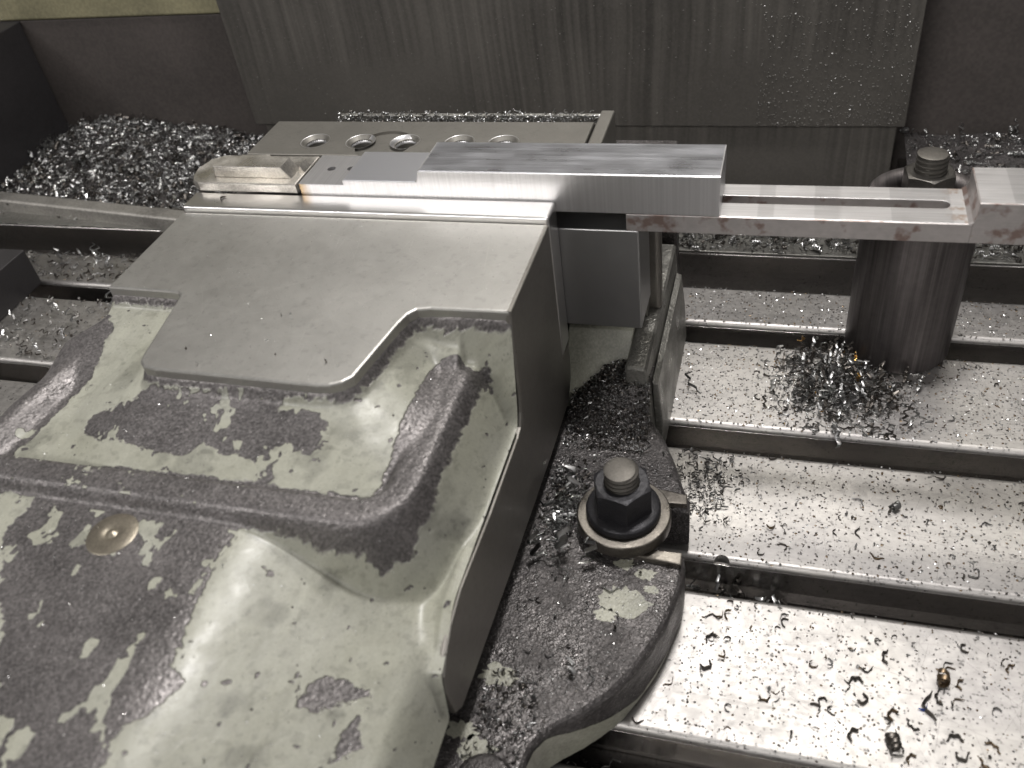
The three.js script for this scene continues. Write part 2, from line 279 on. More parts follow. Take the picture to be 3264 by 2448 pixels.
// ---------------------------------------------------------------- the vise
const vise = thing('milling_vise', 'heavy milling vise with chipped grey green paint, bolted to the slotted table', 'vise');
const FL = [[-150, -140], [33, -140], [33, -66], [35, -55], [42, -44], [47.5, -32], [52, -20], [55.2, -13], [55.6, -7.5],
  [36, -6.5], [30, -6], [26, -3], [24.5, 3.8], [26, 10], [30, 13], [42, 13.2], [56, 13], [57, 17], [57, 27], [54.2, 41], [51, 51], [46.3, 62], [40, 72], [32, 80.5], [26, 85.5], [22.5, 89], [20, 94], [19, 100], [18.5, 150], [-150, 150]];
put('base_flange', flatXZ(FL, 0.2, 22.2, 3, [], 90, 4), M.castBare, vise);
put('spot_face', flatXZ([[25, 13.6], [31, 14.5], [42, 14.6], [55.6, 14.4], [55.8, 19.8], [30, 17.5]], 22, 24.8, 0.5, [], 80), M.washer, vise);
put('spot_face', flatXZ([[37, -7.3], [54.6, -8.4], [54.2, -13], [44, -14.5], [36, -13]], 22, 24.8, 0.5, [], 80), M.washer, vise);
function flake(cx, cz, r, s, y) {                               // irregular island of paint, 0.15 mm thick
  const p = Array.from({ length: 26 }, (_, i) => { const a = i / 26 * Math.PI * 2, q = r * (0.55 + 0.9 * hash(i, s, 7) * 0.6 + 0.3 * hash(i >> 2, s, 9)); return [cx + q * Math.cos(a) * 1.2, cz + q * Math.sin(a) * 0.8]; });
  return flatXZ(p, y, y + 0.18, 0, [], 70);
}
for (const [x, z, r, s] of [[39, 36, 7, 1], [33, 43, 3.6, 2], [44, 24, 3, 3], [3, 72, 5, 4], [22, -52, 3, 5], [47, 30, 2, 6], [36, 21, 3, 7]]) put('paint_patch', flake(x, z, r, s, 22.1), M.paint, vise);
{
  const line = new THREE.CurvePath(), lp = [[54.2, 41], [51, 51], [46.3, 62], [40, 72], [32, 80.5], [26, 85.5], [22.5, 89], [20, 94], [19, 100], [18.5, 118]].map(([x, z]) => new THREE.Vector3(x, 0, z)), P = [], I = [], n = 90;
  for (let i = 0; i + 1 < lp.length; i++) line.add(new THREE.LineCurve3(lp[i], lp[i + 1]));
  for (let i = 0; i <= n; i++) {
    const t = i / n, p = line.getPointAt(t), d = line.getTangentAt(t), ox = d.z * 0.16, oz = -d.x * 0.16, top = lerp(4, 20.5, sstep(0.15, 0.8, t)) + 3.5 * (fbm(t, 0.3, 14, 4, 4, 401) - 0.5), lo = 0.4 + 6 * Math.max(0, 0.35 - t) + 2 * fbm(t, 0.7, 18, 4, 3, 403);
    for (const y of [lo, Math.min(Math.max(top, lo + 0.2), 20.3)]) P.push(p.x + ox, y, p.z + oz);
    if (i < n) { const k = i * 2; I.push(k, k + 1, k + 2, k + 1, k + 3, k + 2); }
  }
  const g = new THREE.BufferGeometry(); g.setAttribute('position', new THREE.Float32BufferAttribute(P, 3)); g.setIndex(I); g.computeVertexNormals();
  put('paint_patch', boxUV(g, 80), M.paint, vise);
}
put('bed', box(-146, -7, 20, 51, -134, 96, 1.5, 90), M.castBare, vise);
put('bed_ramp', sideZY([[-130, 20], [-130, 54], [-84, 54], [-78, 50], [-58, 22.2], [-56, 20]], -4, 24.2, 0.8, 90), M.paint, vise);
put('guide_rail', boxUV(extrude(shapeOf([[24.3, 20], [24.3, 49], [25.2, 50], [32.2, 50], [33.2, 49], [34.5, 25], [36, 0.3], [24.3, 0.3]]), 92, 0.9).translate(0, 0, -146), 90), M.castLight, vise);
put('rail_foot', boxUV(extrude(shapeOf([[36, 0.4], [34.6, 24], [34.3, 38], [36.6, 37], [38.2, 20], [39, 0.4]]), 80, 0.6).translate(0, 0, -140), 90), M.castLight, vise);
put('bed_foot', flatXZ([[-30, 88], [-8, 89], [2, 92], [9, 97], [12, 104], [13.5, 150], [-30, 150]], 21, 25.4, 2, [], 90, 3), M.castBare, vise);
for (const [x, z, r, s] of [[4, 99, 5, 11], [-2, 94, 4, 12], [8, 108, 4.5, 13]]) put('paint_patch', flake(x, z, r, s, 25.32), M.paint, vise);
put('boss', lathe([[0, 30], [7, 30], [9, 28.8], [9.6, 26], [9.8, 21]], 10, 110, 28), M.castBare, vise);

// fixed jaw with its bored holes, step block and rear chip channel
let fj = brush(new RoundedBoxGeometry(150.5, 58, 32.2, 2, 0.6).translate(-74.75, 87.7, -117.9));
for (const x of [-121.6, -99.6, -78.6, -53.8, -34.3]) { fj = ev.evaluate(fj, cyl(x, -114.3, 4.6, 4.6, 98, 118), SUBTRACTION); fj = ev.evaluate(fj, cyl(x, -114.3, 4.2, 6.6, 114.9, 117.3), SUBTRACTION); }
fj = ev.evaluate(fj, cyl(-87.5, -111.5, 12.8, 12.8, 115.5, 118, 48), SUBTRACTION);
const fixedJaw = put('fixed_jaw', boxUV(fj.geometry.clone(), 110), M.fixed, vise);
for (const x of [-121.6, -99.6, -78.6, -53.8, -34.3]) put('countersink', lathe([[4.55, 113.6], [4.6, 114.95], [6.55, 116.72], [6.75, 116.76]], x, -114.3, 32), M.bright, fixedJaw);
put('jaw_carrier', box(-153, 28.5, 50, 115.4, -94, -88.2, 0.8, 110, 0.3), M.fixed, vise);
put('carrier_backing', box(-153, 33.4, 49, 115.2, -101.5, -94.1, 2.4, 110, 0.6), M.side, vise);
put('step_block', box(-149, 30, 62, 107.2, -88, -64.6, 0.7, 110), M.step, vise);
put('end_plate', box(1.2, 7.2, 70, 116.4, -146, -112, 0.8, 90), M.fixed, vise);
put('channel_floor', box(-128, 2.6, 100, 109, -145.6, -134.3, 0.4, 90), M.castBare, vise);
put('channel_rim', box(-124, 1, 96, 114.2, -148, -145.8, 0.7, 90), M.castLight, vise);
put('rear_body', box(-146, 33, 1, 96, -160, -149.2, 1.5, 90), M.castBare, vise);
put('slot_insert', flatXZ([[-151.6, -101], [-138, -101.4], [-136.2, -99.4], [-138, -97.4], [-151.6, -97.2]], 115.6, 116.6, 0.3, [], 60), M.stopper, vise);

// movable jaw: machined top and side, hardened plate, painted casting
const jaw = new THREE.Group(); jaw.name = 'movable_jaw'; vise.add(jaw);
put('jaw_top', flatXZ(T_TOP, 111.5, 116.7, 0.75, [], 120), M.ground, jaw);
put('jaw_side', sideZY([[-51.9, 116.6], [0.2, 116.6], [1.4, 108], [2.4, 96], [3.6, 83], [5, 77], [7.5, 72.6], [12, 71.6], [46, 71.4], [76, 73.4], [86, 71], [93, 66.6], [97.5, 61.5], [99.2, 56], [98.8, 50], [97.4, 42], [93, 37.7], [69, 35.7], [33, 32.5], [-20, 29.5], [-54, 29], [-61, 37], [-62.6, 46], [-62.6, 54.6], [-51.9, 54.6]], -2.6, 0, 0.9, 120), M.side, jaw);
put('jaw_plate', box(-152.4, 0, 55, 119.05, -63.85, -52.0, 1.1, 130), M.plate, jaw);
{
  // casting as one sheet over (x, z); texture of chipped paint in world millimetres
  const X0 = -192, X1 = -0.5, Z0 = -3, Z1 = 176, DX = 0.66, nx = Math.round((X1 - X0) / DX), nz = Math.round((Z1 - Z0) / DX);
  let H = new Float32Array((nx + 1) * (nz + 1));
  for (let j = 0; j <= nz; j++) for (let i = 0; i <= nx; i++) H[j * (nx + 1) + i] = castH(lerp(X0, X1, i / nx), lerp(Z0, Z1, j / nz));
  for (let pass = 0; pass < 2; pass++) {
    const B = H.slice();
    for (let j = 1; j < nz; j++) for (let i = 1; i < nx; i++) { const q = j * (nx + 1) + i; B[q] = H[q] * 0.4 + 0.15 * (H[q - 1] + H[q + 1] + H[q - nx - 1] + H[q + nx + 1]); }
    H = B;
  }
  const pos = new Float32Array(H.length * 3), uv = new Float32Array(H.length * 2), ix = [];
  for (let j = 0; j <= nz; j++) for (let i = 0; i <= nx; i++) {
    const q = j * (nx + 1) + i, x = lerp(X0, X1, i / nx), z = lerp(Z0, Z1, j / nz);
    pos.set([x, H[q] + 0.1 * (fbm(i / 256, j / 256, 14, 14, 3, 201) - 0.5), z], q * 3); uv.set([i / nx, j / nz], q * 2);
    if (i < nx && j < nz) ix.push(q, q + nx + 1, q + 1, q + 1, q + nx + 1, q + nx + 2);
  }
  const g = new THREE.BufferGeometry(); g.setAttribute('position', new THREE.BufferAttribute(pos, 3)); g.setAttribute('uv', new THREE.BufferAttribute(uv, 2)); g.setIndex(ix); g.computeVertexNormals();
  const BARE = [
    [[-111,42.2],[-115,45],[-134.4,47.8],[-133.8,55],[-109.5,59.4],[-101.1,62.8],[-84.5,58.5],[-71,59.9],[-63.7,62.5],[-59.6,65.4],[-58.6,59.4],[-48.1,53.7],[-46.7,48.8],[-49.2,45],[-59.4,43.5],[-70.3,44],[-83.3,42.5],[-97,42]],
    [[-134.2,78],[-95.9,78],[-64.4,79],[-61.4,85.1],[-62.5,93.7],[-60,106],[-59.6,125.4],[-53.7,127.6],[-57.6,137.4],[-61.4,141.1],[-60.9,176],[-92,176],[-89.4,146.9],[-94.7,145.5],[-133.4,98.4]],
    [[-11.8,16],[-11.1,34.1],[-10.2,49.3],[-10.6,60.4],[-12,65.6],[-13.5,74.4],[-15.7,77.6],[-20.3,80.7],[-23.7,79.9],[-27.4,79.8],[-35.3,80.1],[-22.3,77],[-14.9,69.5],[-13.4,45.6],[-13.9,16.2]],
    [[-12.8,8.2],[-9.1,4.8],[-9.3,9.5],[-11,14.4]],
    [[-30.8,119.6],[-27,113.7],[-22.4,110.5],[-16.2,111.4],[-19.6,116.5],[-24.5,121.7],[-29.7,123.7]],
    [[-33.7,117.2],[-32.5,113.2],[-31.5,114.1],[-32.1,117]],
    [[-51.8,90.1],[-47.6,89.7],[-47.3,91.9],[-49.5,92.5]],
    [[-15.7,118.1],[-13.2,123.9],[-14,130.6],[-18.5,132.8],[-17.8,122.8]]];
  const TW = 1536, TH = 1434, bare = new Float32Array(TW * TH);
  const hAt = (u, v) => { const x = clamp(u * nx, 0, nx - 1.001), y = clamp(v * nz, 0, nz - 1.001), i = x | 0, j = y | 0, q = j * (nx + 1) + i; return lerp(lerp(H[q], H[q + 1], x - i), lerp(H[q + nx + 1], H[q + nx + 2], x - i), y - j); };
  const across = (u, v) => { const y = hAt(u, v); return [u - 0.62 * y / (X1 - X0), v - 0.62 * y / (Z1 - Z0)]; };   // pattern coordinates that also advance down the walls
  const boxes = BARE.map(p => [Math.min(...p.map(a => a[0])) - 4, Math.max(...p.map(a => a[0])) + 4, Math.min(...p.map(a => a[1])) - 4, Math.max(...p.map(a => a[1])) + 4]);
  for (let j = 0; j < TH; j++) for (let i = 0; i < TW; i++) {
    const u = (i + 0.5) / TW, v = (j + 0.5) / TH, x = lerp(X0, X1, u), z = lerp(Z0, Z1, v);
    const [pu, pv] = across(u, v), n1 = fbm(pu, pv, 26, 24, 4, 211) - 0.5, n2 = fbm(pu, pv, 120, 112, 3, 213) - 0.5;
    let d = 9;
    BARE.forEach((p, k) => { const b = boxes[k]; if (x > b[0] && x < b[1] && z > b[2] && z < b[3]) d = Math.min(d, sdPoly(p, x, z) + (k === 0 ? 9 : 5) * n1 + 2.4 * n2); });
    const hw = 6, dr = sdLine(RIB, x, z);
    d = Math.min(d, (dr - hw - (x > -40 ? 1.8 : 1.1) + (x > -40 ? 1 : 2.2) * n1 + 1.2 * n2) + (x < -60 && dr < hw - 1.5 ? 14 * Math.max(0, n2 + 0.6 * n1 - 0.06) : 0));
    const dT = sdPoly(T_TOP, x, z); d = Math.min(d, dT - 1.2 + 1.6 * n1 + 1.2 * n2);
    d = Math.min(d, (sdLine(RIB_LEFT, x, z) - 11 + 5 * n1 + 2.5 * n2));
    const fleck = fbm(pu, pv, 60, 56, 3, 217);
    if (fleck > 0.82) d = Math.min(d, -(fleck - 0.7) * 4);
    if (d < 0 && z > 78 && x < -60 && dr > hw + 2.5 && fbm(u, v, 30, 22, 4, 223) > 0.67) d = 0.6;            // islands of paint left on the hood
    if (d < 0 && z < 66 && z > 42 && dr > hw + 2.5 && fbm(u, v, 34, 30, 4, 227) > 0.68) d = 0.6;
    bare[j * TW + i] = clamp(0.5 - d * 2.6);
  }
  const map = makeTex(TW, TH, (u, v, o, i, j) => {
    const b = bare[j * TW + i]; [u, v] = across(u, v);
    const a = fbm(u, v, 9, 9, 5, 231), s = fbm(u, v, 330, 310, 2, 233), c = vn(u, v, 520, 480, 235), w = fbm(u, v, 40, 12, 3, 237);
    const coat = fbm(u, v, 20, 18, 5, 245) > 0.52 ? 0.018 : 0, stain = sstep(0.56, 0.75, fbm(u, v, 16, 14, 4, 239)), t = 0.275 + 0.07 * (a - 0.5) + 0.05 * (s - 0.5) + 0.05 * (w - 0.5) + coat - 0.08 * stain - (c > 0.94 ? 0.12 : 0) - 0.045 * sstep(0.6, 0.75, fbm(u, v, 90, 84, 3, 243));
    let m = 0.125 + 0.08 * (a - 0.5) + 0.14 * (s - 0.5) + (c > 0.88 && s > 0.45 ? 0.1 : 0);
    o[0] = lerp(t, m * 1.06, b); o[1] = lerp(t * 1.0, m * 0.99, b); o[2] = lerp(t * (0.84 + 0.08 * (a - 0.5)), m * 0.98, b);
  }, true);
  const orm = makeTex(TW, TH, (u, v, o, i, j) => { const b = bare[j * TW + i]; [u, v] = across(u, v); const a = fbm(u, v, 30, 28, 4, 241); o[0] = 1; o[1] = lerp(0.36 + 0.3 * (a - 0.35), 0.5 + 0.3 * (a - 0.5), b); o[2] = 0.6 * b; });
  const bump = makeTex(TW, TH, (u, v, o, i, j) => { const b = bare[j * TW + i]; [u, v] = across(u, v); o[0] = o[1] = o[2] = lerp((fbm(u, v, 20, 18, 5, 245) > 0.52 ? 0.705 : 0.685) + 0.1 * fbm(u, v, 60, 56, 3, 251), 0.14 + 0.34 * fbm(u, v, 190, 180, 3, 253), b); });
  for (const t of [map, orm, bump]) t.wrapS = t.wrapT = THREE.ClampToEdgeWrapping;
  put('painted_casting', g, std({ map, roughnessMap: orm, metalnessMap: orm, roughness: 1, metalness: 1, bumpMap: bump, bumpScale: 0.0007 }), jaw);
  put('plug_screw', lathe([[0, 0.9], [0.9, 0.7], [1.5, 0.1], [2.2, 0.1], [2.7, 0.55], [4.3, 0.7], [5, 0.35], [7.4, 0.3], [8, -0.6]].map(([r, y]) => [r, y + 95.5]), -99.6, 90, 36), M.plug, jaw);
}
// ---------------------------------------------------------------- hold-down hardware
function threaded(cx, cz, y0, y1, r, pitch) {                // real helical thread
  const n = 30, turns = (y1 - y0) / pitch, rows = Math.ceil(turns * 12), P = [], I = [];
  for (let j = 0; j <= rows; j++) for (let i = 0; i <= n; i++) {
    const a = i / n * Math.PI * 2, y = y0 + (y1 - y0) * j / rows, ph = ((y - y0) / pitch + i / n) % 1, groove = Math.max(0, 1 - Math.abs(ph - 0.5) / 0.3);
    const e = Math.min(1, (y1 - y) / 1.2 + 0.78), q = r * e - groove * pitch * 0.5;
    P.push(cx + q * Math.cos(a), y, cz + q * Math.sin(a));
    if (i < n && j < rows) { const k = j * (n + 1) + i; I.push(k, k + n + 1, k + 1, k + 1, k + n + 1, k + n + 2); }
  }
  const c = P.length / 3; P.push(cx, y1 + 0.25, cz);
  for (let i = 0; i < n; i++) { const k = rows * (n + 1) + i; I.push(k, c, k + 1); }
  const g = new THREE.BufferGeometry(); g.setAttribute('position', new THREE.Float32BufferAttribute(P, 3)); g.setIndex(I);
  const h = toCreasedNormals(g, 0.35); return boxUV(h, 60);
}
function hexNut(cx, cz, y0, y1, af, bore, turn, chamfer = 1.6) {  // hexagon with turned top edge
  const R = af / Math.sqrt(3);
  let hexa = brush(new THREE.CylinderGeometry(R, R, y1 - y0, 6).rotateY(turn).translate(cx, (y0 + y1) / 2, cz));
  let keep = brush(new THREE.CylinderGeometry(af / 2 * 0.97, af / 2 * 0.97 + (y1 - y0) * 2.2, y1 - y0 + 0.02, 48).translate(cx, (y0 + y1) / 2, cz));
  const outer = ev.evaluate(brush(new THREE.BoxGeometry(af * 2, y1 - y0 + 0.01, af * 2).translate(cx, (y0 + y1) / 2, cz)), keep, SUBTRACTION);
  let g = ev.evaluate(hexa, outer, SUBTRACTION);
  g = ev.evaluate(g, cyl(cx, cz, bore, bore, y0 - 1, y1 + 1, 32), SUBTRACTION);
  return boxUV(toCreasedNormals(g.geometry.clone(), 0.5), 60);
}
const BX = 33, BZ = 3.8;
solo('flat_washer', lathe([[6.6, 24.9], [16.4, 24.9], [17.2, 25.6], [17.2, 30], [16.5, 30.8], [6.8, 30.8], [6.6, 30], [6.6, 24.9]], BX, BZ, 56), M.washer, 'thick worn steel washer under the black flange nut on the vise base', 'washer');
const fnut = thing('flange_nut', 'black oxide flange nut clamping the slotted vise base', 'nut');
put('flange', lathe([[6.4, 30.9], [13, 30.9], [13.6, 31.4], [13.6, 33.6], [12.8, 34.4], [9.4, 35.2], [6.4, 35.2]], BX, BZ, 48), M.blackOxide, fnut);
put('hexagon', hexNut(BX, BZ, 34.8, 46.8, 19, 6.5, 0.32), M.blackOxide, fnut);
solo('threaded_stud', threaded(BX, BZ, -14, 53.4, 6.2, 2.0), M.thread, 'bare threaded stud end standing out of the black flange nut', 'stud');
const PX = 136.4, PZ = -144.4;
solo('riser_post', lathe([[8, 0.3], [22, 0.3], [23, 1.2], [23, 80], [22, 81.2], [8, 81.2], [8, 0.3]], PX, PZ, 72, 60), M.post, 'dark round steel riser post standing on the table under the slotted bar', 'post');
solo('hex_nut', hexNut(PX, PZ, 81.3, 91, 18, 6.4, 0.1), M.darkNut, 'plain steel hex nut on top of the round riser post', 'nut');
solo('threaded_stud', threaded(PX, PZ, -14, 99, 6.2, 2.1), M.thread, 'dull threaded stud end above the hex nut of the riser post', 'stud');

// ---------------------------------------------------------------- workpiece, stop block, slotted bar, dark block
let wp = brush(faceXY([[-104, 114.6], [-104, 123.7], [-84.6, 123.7], [-84.6, 125.5], [-53.8, 125.5], [-53.4, 126.4], [-52.4, 130.1], [58.6, 130.1], [58.6, 114.6]], -87.9, -63.95, 0.35, [], 100));
wp = ev.evaluate(wp, cyl(-95, -76.5, 1.7, 1.7, 117, 125), SUBTRACTION); wp = ev.evaluate(wp, cyl(-86.5, -77, 1.7, 1.7, 117, 127), SUBTRACTION);
const work = thing('workpiece', 'bright stepped steel bar gripped in the vise jaws, freshly milled', 'workpiece');
put('bar_body', boxUV(wp.geometry.clone(), 200), M.bright, work);
put('top_face', box(-51.8, 58.2, 129.6, 130.22, -87.5, -64.4, 0.1, 110), M.workTop, work);
put('pocket_floor', box(-84.2, -54.4, 125, 125.62, -87.6, -64.3, 0.1, 110), M.pocket, work);
const stop = thing('stop_block', 'small stepped steel stop block with a rounded end, beside the milled bar on the jaw', 'block');
put('base', flatXZ([[-105.6, -64], [-150, -64], [-153.5, -66], [-155.6, -70], [-157, -76], [-155, -84], [-150, -87.8], [-105.6, -87.8]], 119.15, 123.2, 0.5, [], 70), M.stopper, stop);
put('rib', faceXY([[-144.5, 123.1], [-144.2, 128.1], [-113, 128.1], [-109.5, 123.1]], -77.2, -68.8, 0.4, [], 70), M.stopper, stop);
put('key', faceXY([[-109, 123.1], [-107.6, 126], [-106, 123.1]], -80, -74, 0.2, [], 70), M.stopper, stop);
const bar = thing('slotted_bar', 'flat steel bar with a long slot and a raised end, rust stained along its side', 'bar');
const slotHole = []; for (let i = 0; i <= 10; i++) { const a = Math.PI / 2 - i / 10 * Math.PI; slotHole.push([131.2 + 2.7 * Math.cos(a), -76.3 - 2.7 * Math.sin(a)]); }
slotHole.push([44, -73.6], [44, -79]);
put('slotted_plate', flatXZ([[25.6, -63.98], [139.6, -63.98], [139.6, -87.6], [25.6, -87.6]], 107.4, 114.5, 0.3, [slotHole], 120), M.rust, bar);
put('plate_face', flatXZ([[26, -64.4], [138.9, -64.4], [138.9, -87.2], [26, -87.2]], 114.2, 114.62, 0.1, [slotHole.map(([x, z]) => [x, z])], 130), M.barTop, bar);
put('raised_end', boxUV(faceXY([[139.62, 107.4], [139.62, 114.4], [138.4, 114.6], [139.7, 115.4], [140.3, 117.5], [140.3, 122.4], [250, 122.4], [250, 107.4]], -88.2, -63.97, 0.35), 120), M.rust, bar);
put('end_face', box(140.7, 249.6, 122, 122.52, -87.8, -64.4, 0.1, 120), M.barTop, bar);
solo('steel_block', box(-412, -363.5, 0.2, 25, -150, -96, 0.8, 80), M.black, 'dark square steel block lying on the table among chips', 'block');

// ---------------------------------------------------------------- swarf
function ribbon(R, turns, w, pitch, t, seg, taper = 0.5, wave = 0) {
  const P = [], I = [];
  for (let i = 0; i <= seg; i++) {
    const a = (i / seg - 0.5) * turns * Math.PI * 2, e = 1 - taper * Math.pow(Math.abs(i / seg * 2 - 1), 3), y = pitch * (i / seg - 0.5) * turns + wave * Math.sin(i * 2.1), c = Math.cos(a), s = Math.sin(a), Ri = R * (1 + 0.12 * Math.sin(i * 1.7 + R));
    for (const [q, v] of [[-t, -1], [t, -1], [t, 1], [-t, 1]]) P.push((Ri + q) * c - R, y + v * w / 2 * e, (Ri + q) * s);
    if (i < seg) for (let k = 0; k < 4; k++) { const a0 = i * 4 + k, b0 = i * 4 + (k + 1) % 4; I.push(a0, b0, a0 + 4, b0, b0 + 4, a0 + 4); }
  }
  I.push(0, 2, 1, 0, 3, 2); const e = seg * 4; I.push(e, e + 1, e + 2, e, e + 2, e + 3);
  let g = new THREE.BufferGeometry(); g.setAttribute('position', new THREE.Float32BufferAttribute(P, 3)); g.setIndex(I); g.computeVertexNormals();
  g.computeBoundingBox(); const b = g.boundingBox; return g.translate(-(b.min.x + b.max.x) / 2, -b.min.y, -(b.min.z + b.max.z) / 2);
}
const lay = g => { g.rotateX(Math.PI / 2); g.computeBoundingBox(); return g.translate(0, -g.boundingBox.min.y, 0); };
const BIG = [ribbon(2.2, 0.45, 1.3, 0.4, 0.24, 10, 0.6), ribbon(1.7, 0.6, 1.2, 0.5, 0.22, 10, 0.5), ribbon(3, 0.34, 1.1, 0.3, 0.24, 10, 0.7)];
const CURLS = [ribbon(1.7, 0.55, 0.9, 0.3, 0.12, 6), ribbon(2.3, 0.42, 1.1, 0.6, 0.13, 6), ribbon(1.3, 0.7, 0.8, 0.9, 0.11, 6), ribbon(2.9, 0.36, 0.9, 0.5, 0.12, 6, 0.7), ribbon(1.0, 0.75, 1.0, 0.5, 0.1, 6), ribbon(1.6, 0.5, 1.2, 1.8, 0.12, 6, 0.3)];
const FLAKES = [lay(ribbon(3, 0.09, 1.1, 0.2, 0.1, 3, 0.6)), lay(ribbon(4, 0.1, 0.8, 1, 0.1, 3, 0.8)), lay(ribbon(2, 0.12, 1.3, 0, 0.11, 3, 0.5)), lay(ribbon(1.5, 0.3, 1.1, 0.8, 0.1, 4, 0.5)), ribbon(1.2, 0.3, 0.5, 0.3, 0.12, 4)];
const COILS = [lay(ribbon(1.5, 3.2, 1.1, 1.5, 0.1, 28, 0.3)), lay(ribbon(1.2, 2.3, 1.2, 1.4, 0.1, 22, 0.3)), ribbon(7, 0.26, 0.9, 2, 0.14, 10, 0.7, 0.1), lay(ribbon(16, 0.1, 1.5, 3, 0.13, 8, 0.8, 0.1))];
for (const g of [...BIG, ...CURLS, ...FLAKES, ...COILS]) g.scale(0.001, 0.001, 0.001);
const chipMat = (r, g, b, rough) => std({ color: rgb(r, g, b), metalness: 1, roughness: rough });
const CH = { steel: chipMat(0.5, 0.5, 0.5, 0.34), dull: chipMat(0.26, 0.26, 0.255, 0.4), dark: chipMat(0.12, 0.11, 0.1, 0.42), bronze: chipMat(0.2, 0.15, 0.1, 0.4), gold: chipMat(0.5, 0.3, 0.1, 0.32), blue: chipMat(0.05, 0.12, 0.5, 0.3), white: chipMat(0.75, 0.75, 0.74, 0.28), grime: std({ color: rgb(0.13, 0.125, 0.115), roughness: 0.5, metalness: 0.3 }) };
const pick = (...a) => a[Math.min(a.length - 1, (rnd() * a.length) | 0)];
const TWO = Math.PI * 2;
function chip(geo, m, x, y, z, s, label, group, tilt = 0.12) {
  const o = new THREE.Mesh(geo, m); o.name = numbered('metal_chip'); o.position.set(x / 1000, y / 1000, z / 1000); o.rotation.set(rr(-tilt, tilt), rnd() * TWO, rr(-tilt, tilt)); o.scale.setScalar(s); o.castShadow = o.receiveShadow = true;
  scene.add(o); tag(o, label, 'metal chip', group);
}
const curlOrFlake = p => rnd() < p ? pick(...CURLS) : pick(...FLAKES);
const clear = (x, z) => sdPoly(FL, x, z) > 2.5;
const TONE = new Map([[CH.dark, 'dark'], [CH.bronze, 'bronze tinted'], [CH.dull, 'dull grey'], [CH.steel, 'grey'], [CH.white, 'bright silver']]);
function field(n, x0, x1, z0, z1, y, where, group, p, sA, sB, ok, mats) {
  let k = 0, guard = 0;
  while (k < n && guard++ < n * 40) { const x = rr(x0, x1), z = rr(z0, z1); if (ok && !ok(x, z)) continue; const g = curlOrFlake(p), m = pick(...mats), s = rr(sA, sB); chip(g, m, x, typeof y === 'function' ? y(x, z) : y, z, s, `${s < lerp(sA, sB, 0.45) ? 'tiny' : 'small'} ${TONE.get(m)} ${CURLS.includes(g) ? 'curled' : 'flat'} chip ${where}`, group); k++; }
}
const DK = [CH.dark, CH.dark, CH.bronze, CH.dull, CH.steel];
{ let k = 0; while (k < 20) { const x = lerp(60, 165, Math.sqrt(rnd())), z = rr(16, 68); if (!clear(x, z)) continue; k++; const g = pick(...BIG), m = pick(CH.dark, CH.dark, CH.bronze); chip(g, m, x, 0.05, z, rr(0.75, 1.25), `thick ${m === CH.dark ? 'dark' : 'bronze tinted'} ${g === BIG[1] ? 'hook' : 'arc'} shaped chip on the bright land beside the vise base`, 'thick bent chips on the bright land', 0.08); } }
field(56, 44, 165, 13, 69, 0.05, 'on the bright table land beside the rounded vise base', 'chips on the land beside the rounded vise base', 0.5, 0.5, 1.15, clear, DK);
field(74, 58, 190, -61, -6, 0.05, 'on the table land level with the washer', 'chips on the land level with the washer', 0.3, 0.5, 1.1, clear, DK);
field(46, 45, 200, -135, -80, 0.05, 'on the table land in front of the riser post', 'chips on the land in front of the riser post', 0.3, 0.5, 1.05, (x, z) => clear(x, z) && Math.hypot(x - PX, z - PZ) > 23, [...DK, CH.steel, CH.white]);
field(44, 2, 52, -40, 84, 22.3, 'on the bare cast vise base', 'chips on the vise base', 0.3, 0.6, 1.2, (x, z) => sdPoly(FL, x, z) < -2 && Math.hypot(x - BX, z - BZ) > 18.5, [CH.steel, CH.dull, CH.dark, CH.white]);
field(8, -105, -40, 4, 38, 116.75, 'on the smooth machined jaw top', 'chips on the machined jaw top', 0, 0.35, 0.6, null, [CH.white, CH.steel, CH.dark]);
field(18, -140, -30, 82, 150, (x, z) => castH(x, z) + 0.3, 'on the chipped paint of the casting hood', 'chips on the painted casting', 0, 0.3, 0.55, (x) => x < -35, [CH.white, CH.steel]);
chip(COILS[0], CH.dark, 128, 0.1, 63, 1.3, 'tight dark coil of swarf on the bright table land', undefined, 0.05);
chip(COILS[1], CH.bronze, 143, 0.1, 37, 1.5, 'bronze tinted coil of swarf on the table land', undefined, 0.05);
chip(COILS[1], CH.dull, 130, 0.1, -38, 1.2, 'grey coil of swarf on the land level with the washer', undefined, 0.05);
chip(CURLS[1], CH.blue, 137, 0.1, 45, 0.8, 'small blue heat tinted chip on the bright table land', undefined, 0.05);
chip(CURLS[3], CH.dark, 138, 0.1, 44, 1.9, 'large dark arc shaped chip beside the blue tinted chip', undefined, 0.03);
chip(COILS[3], CH.white, 27, 22.6, 66, 0.9, 'pale broad sliver of metal lying flat on the vise base', undefined, 0.05);
chip(COILS[2], CH.steel, 14, 24, 8, 1.1, 'long bright curled sliver beside the thick washer', undefined, 0.2);
chip(COILS[2], CH.dull, 46, 2, -102, 1.5, 'long wavy strand of swarf beside the guide rail', undefined, 0.3);
chip(COILS[3], CH.steel, 112, -3, -74, 1.2, 'bright sliver hanging over the edge of the table slot', undefined, 0.9);
chip(COILS[3], CH.white, 74, -20, 6, 1.2, 'bright ribbon of swarf down in the table slot behind the vise base', undefined, 0.2);
chip(COILS[2], CH.steel, 66, -19, 5, 1.1, 'thin curled ribbon of swarf in the table slot next to the vise base', undefined, 0.2);
chip(COILS[2], CH.white, 38, -17, 78, 1.0, 'bright ribbon of swarf in the front table slot under the vise base', undefined, 0.3);
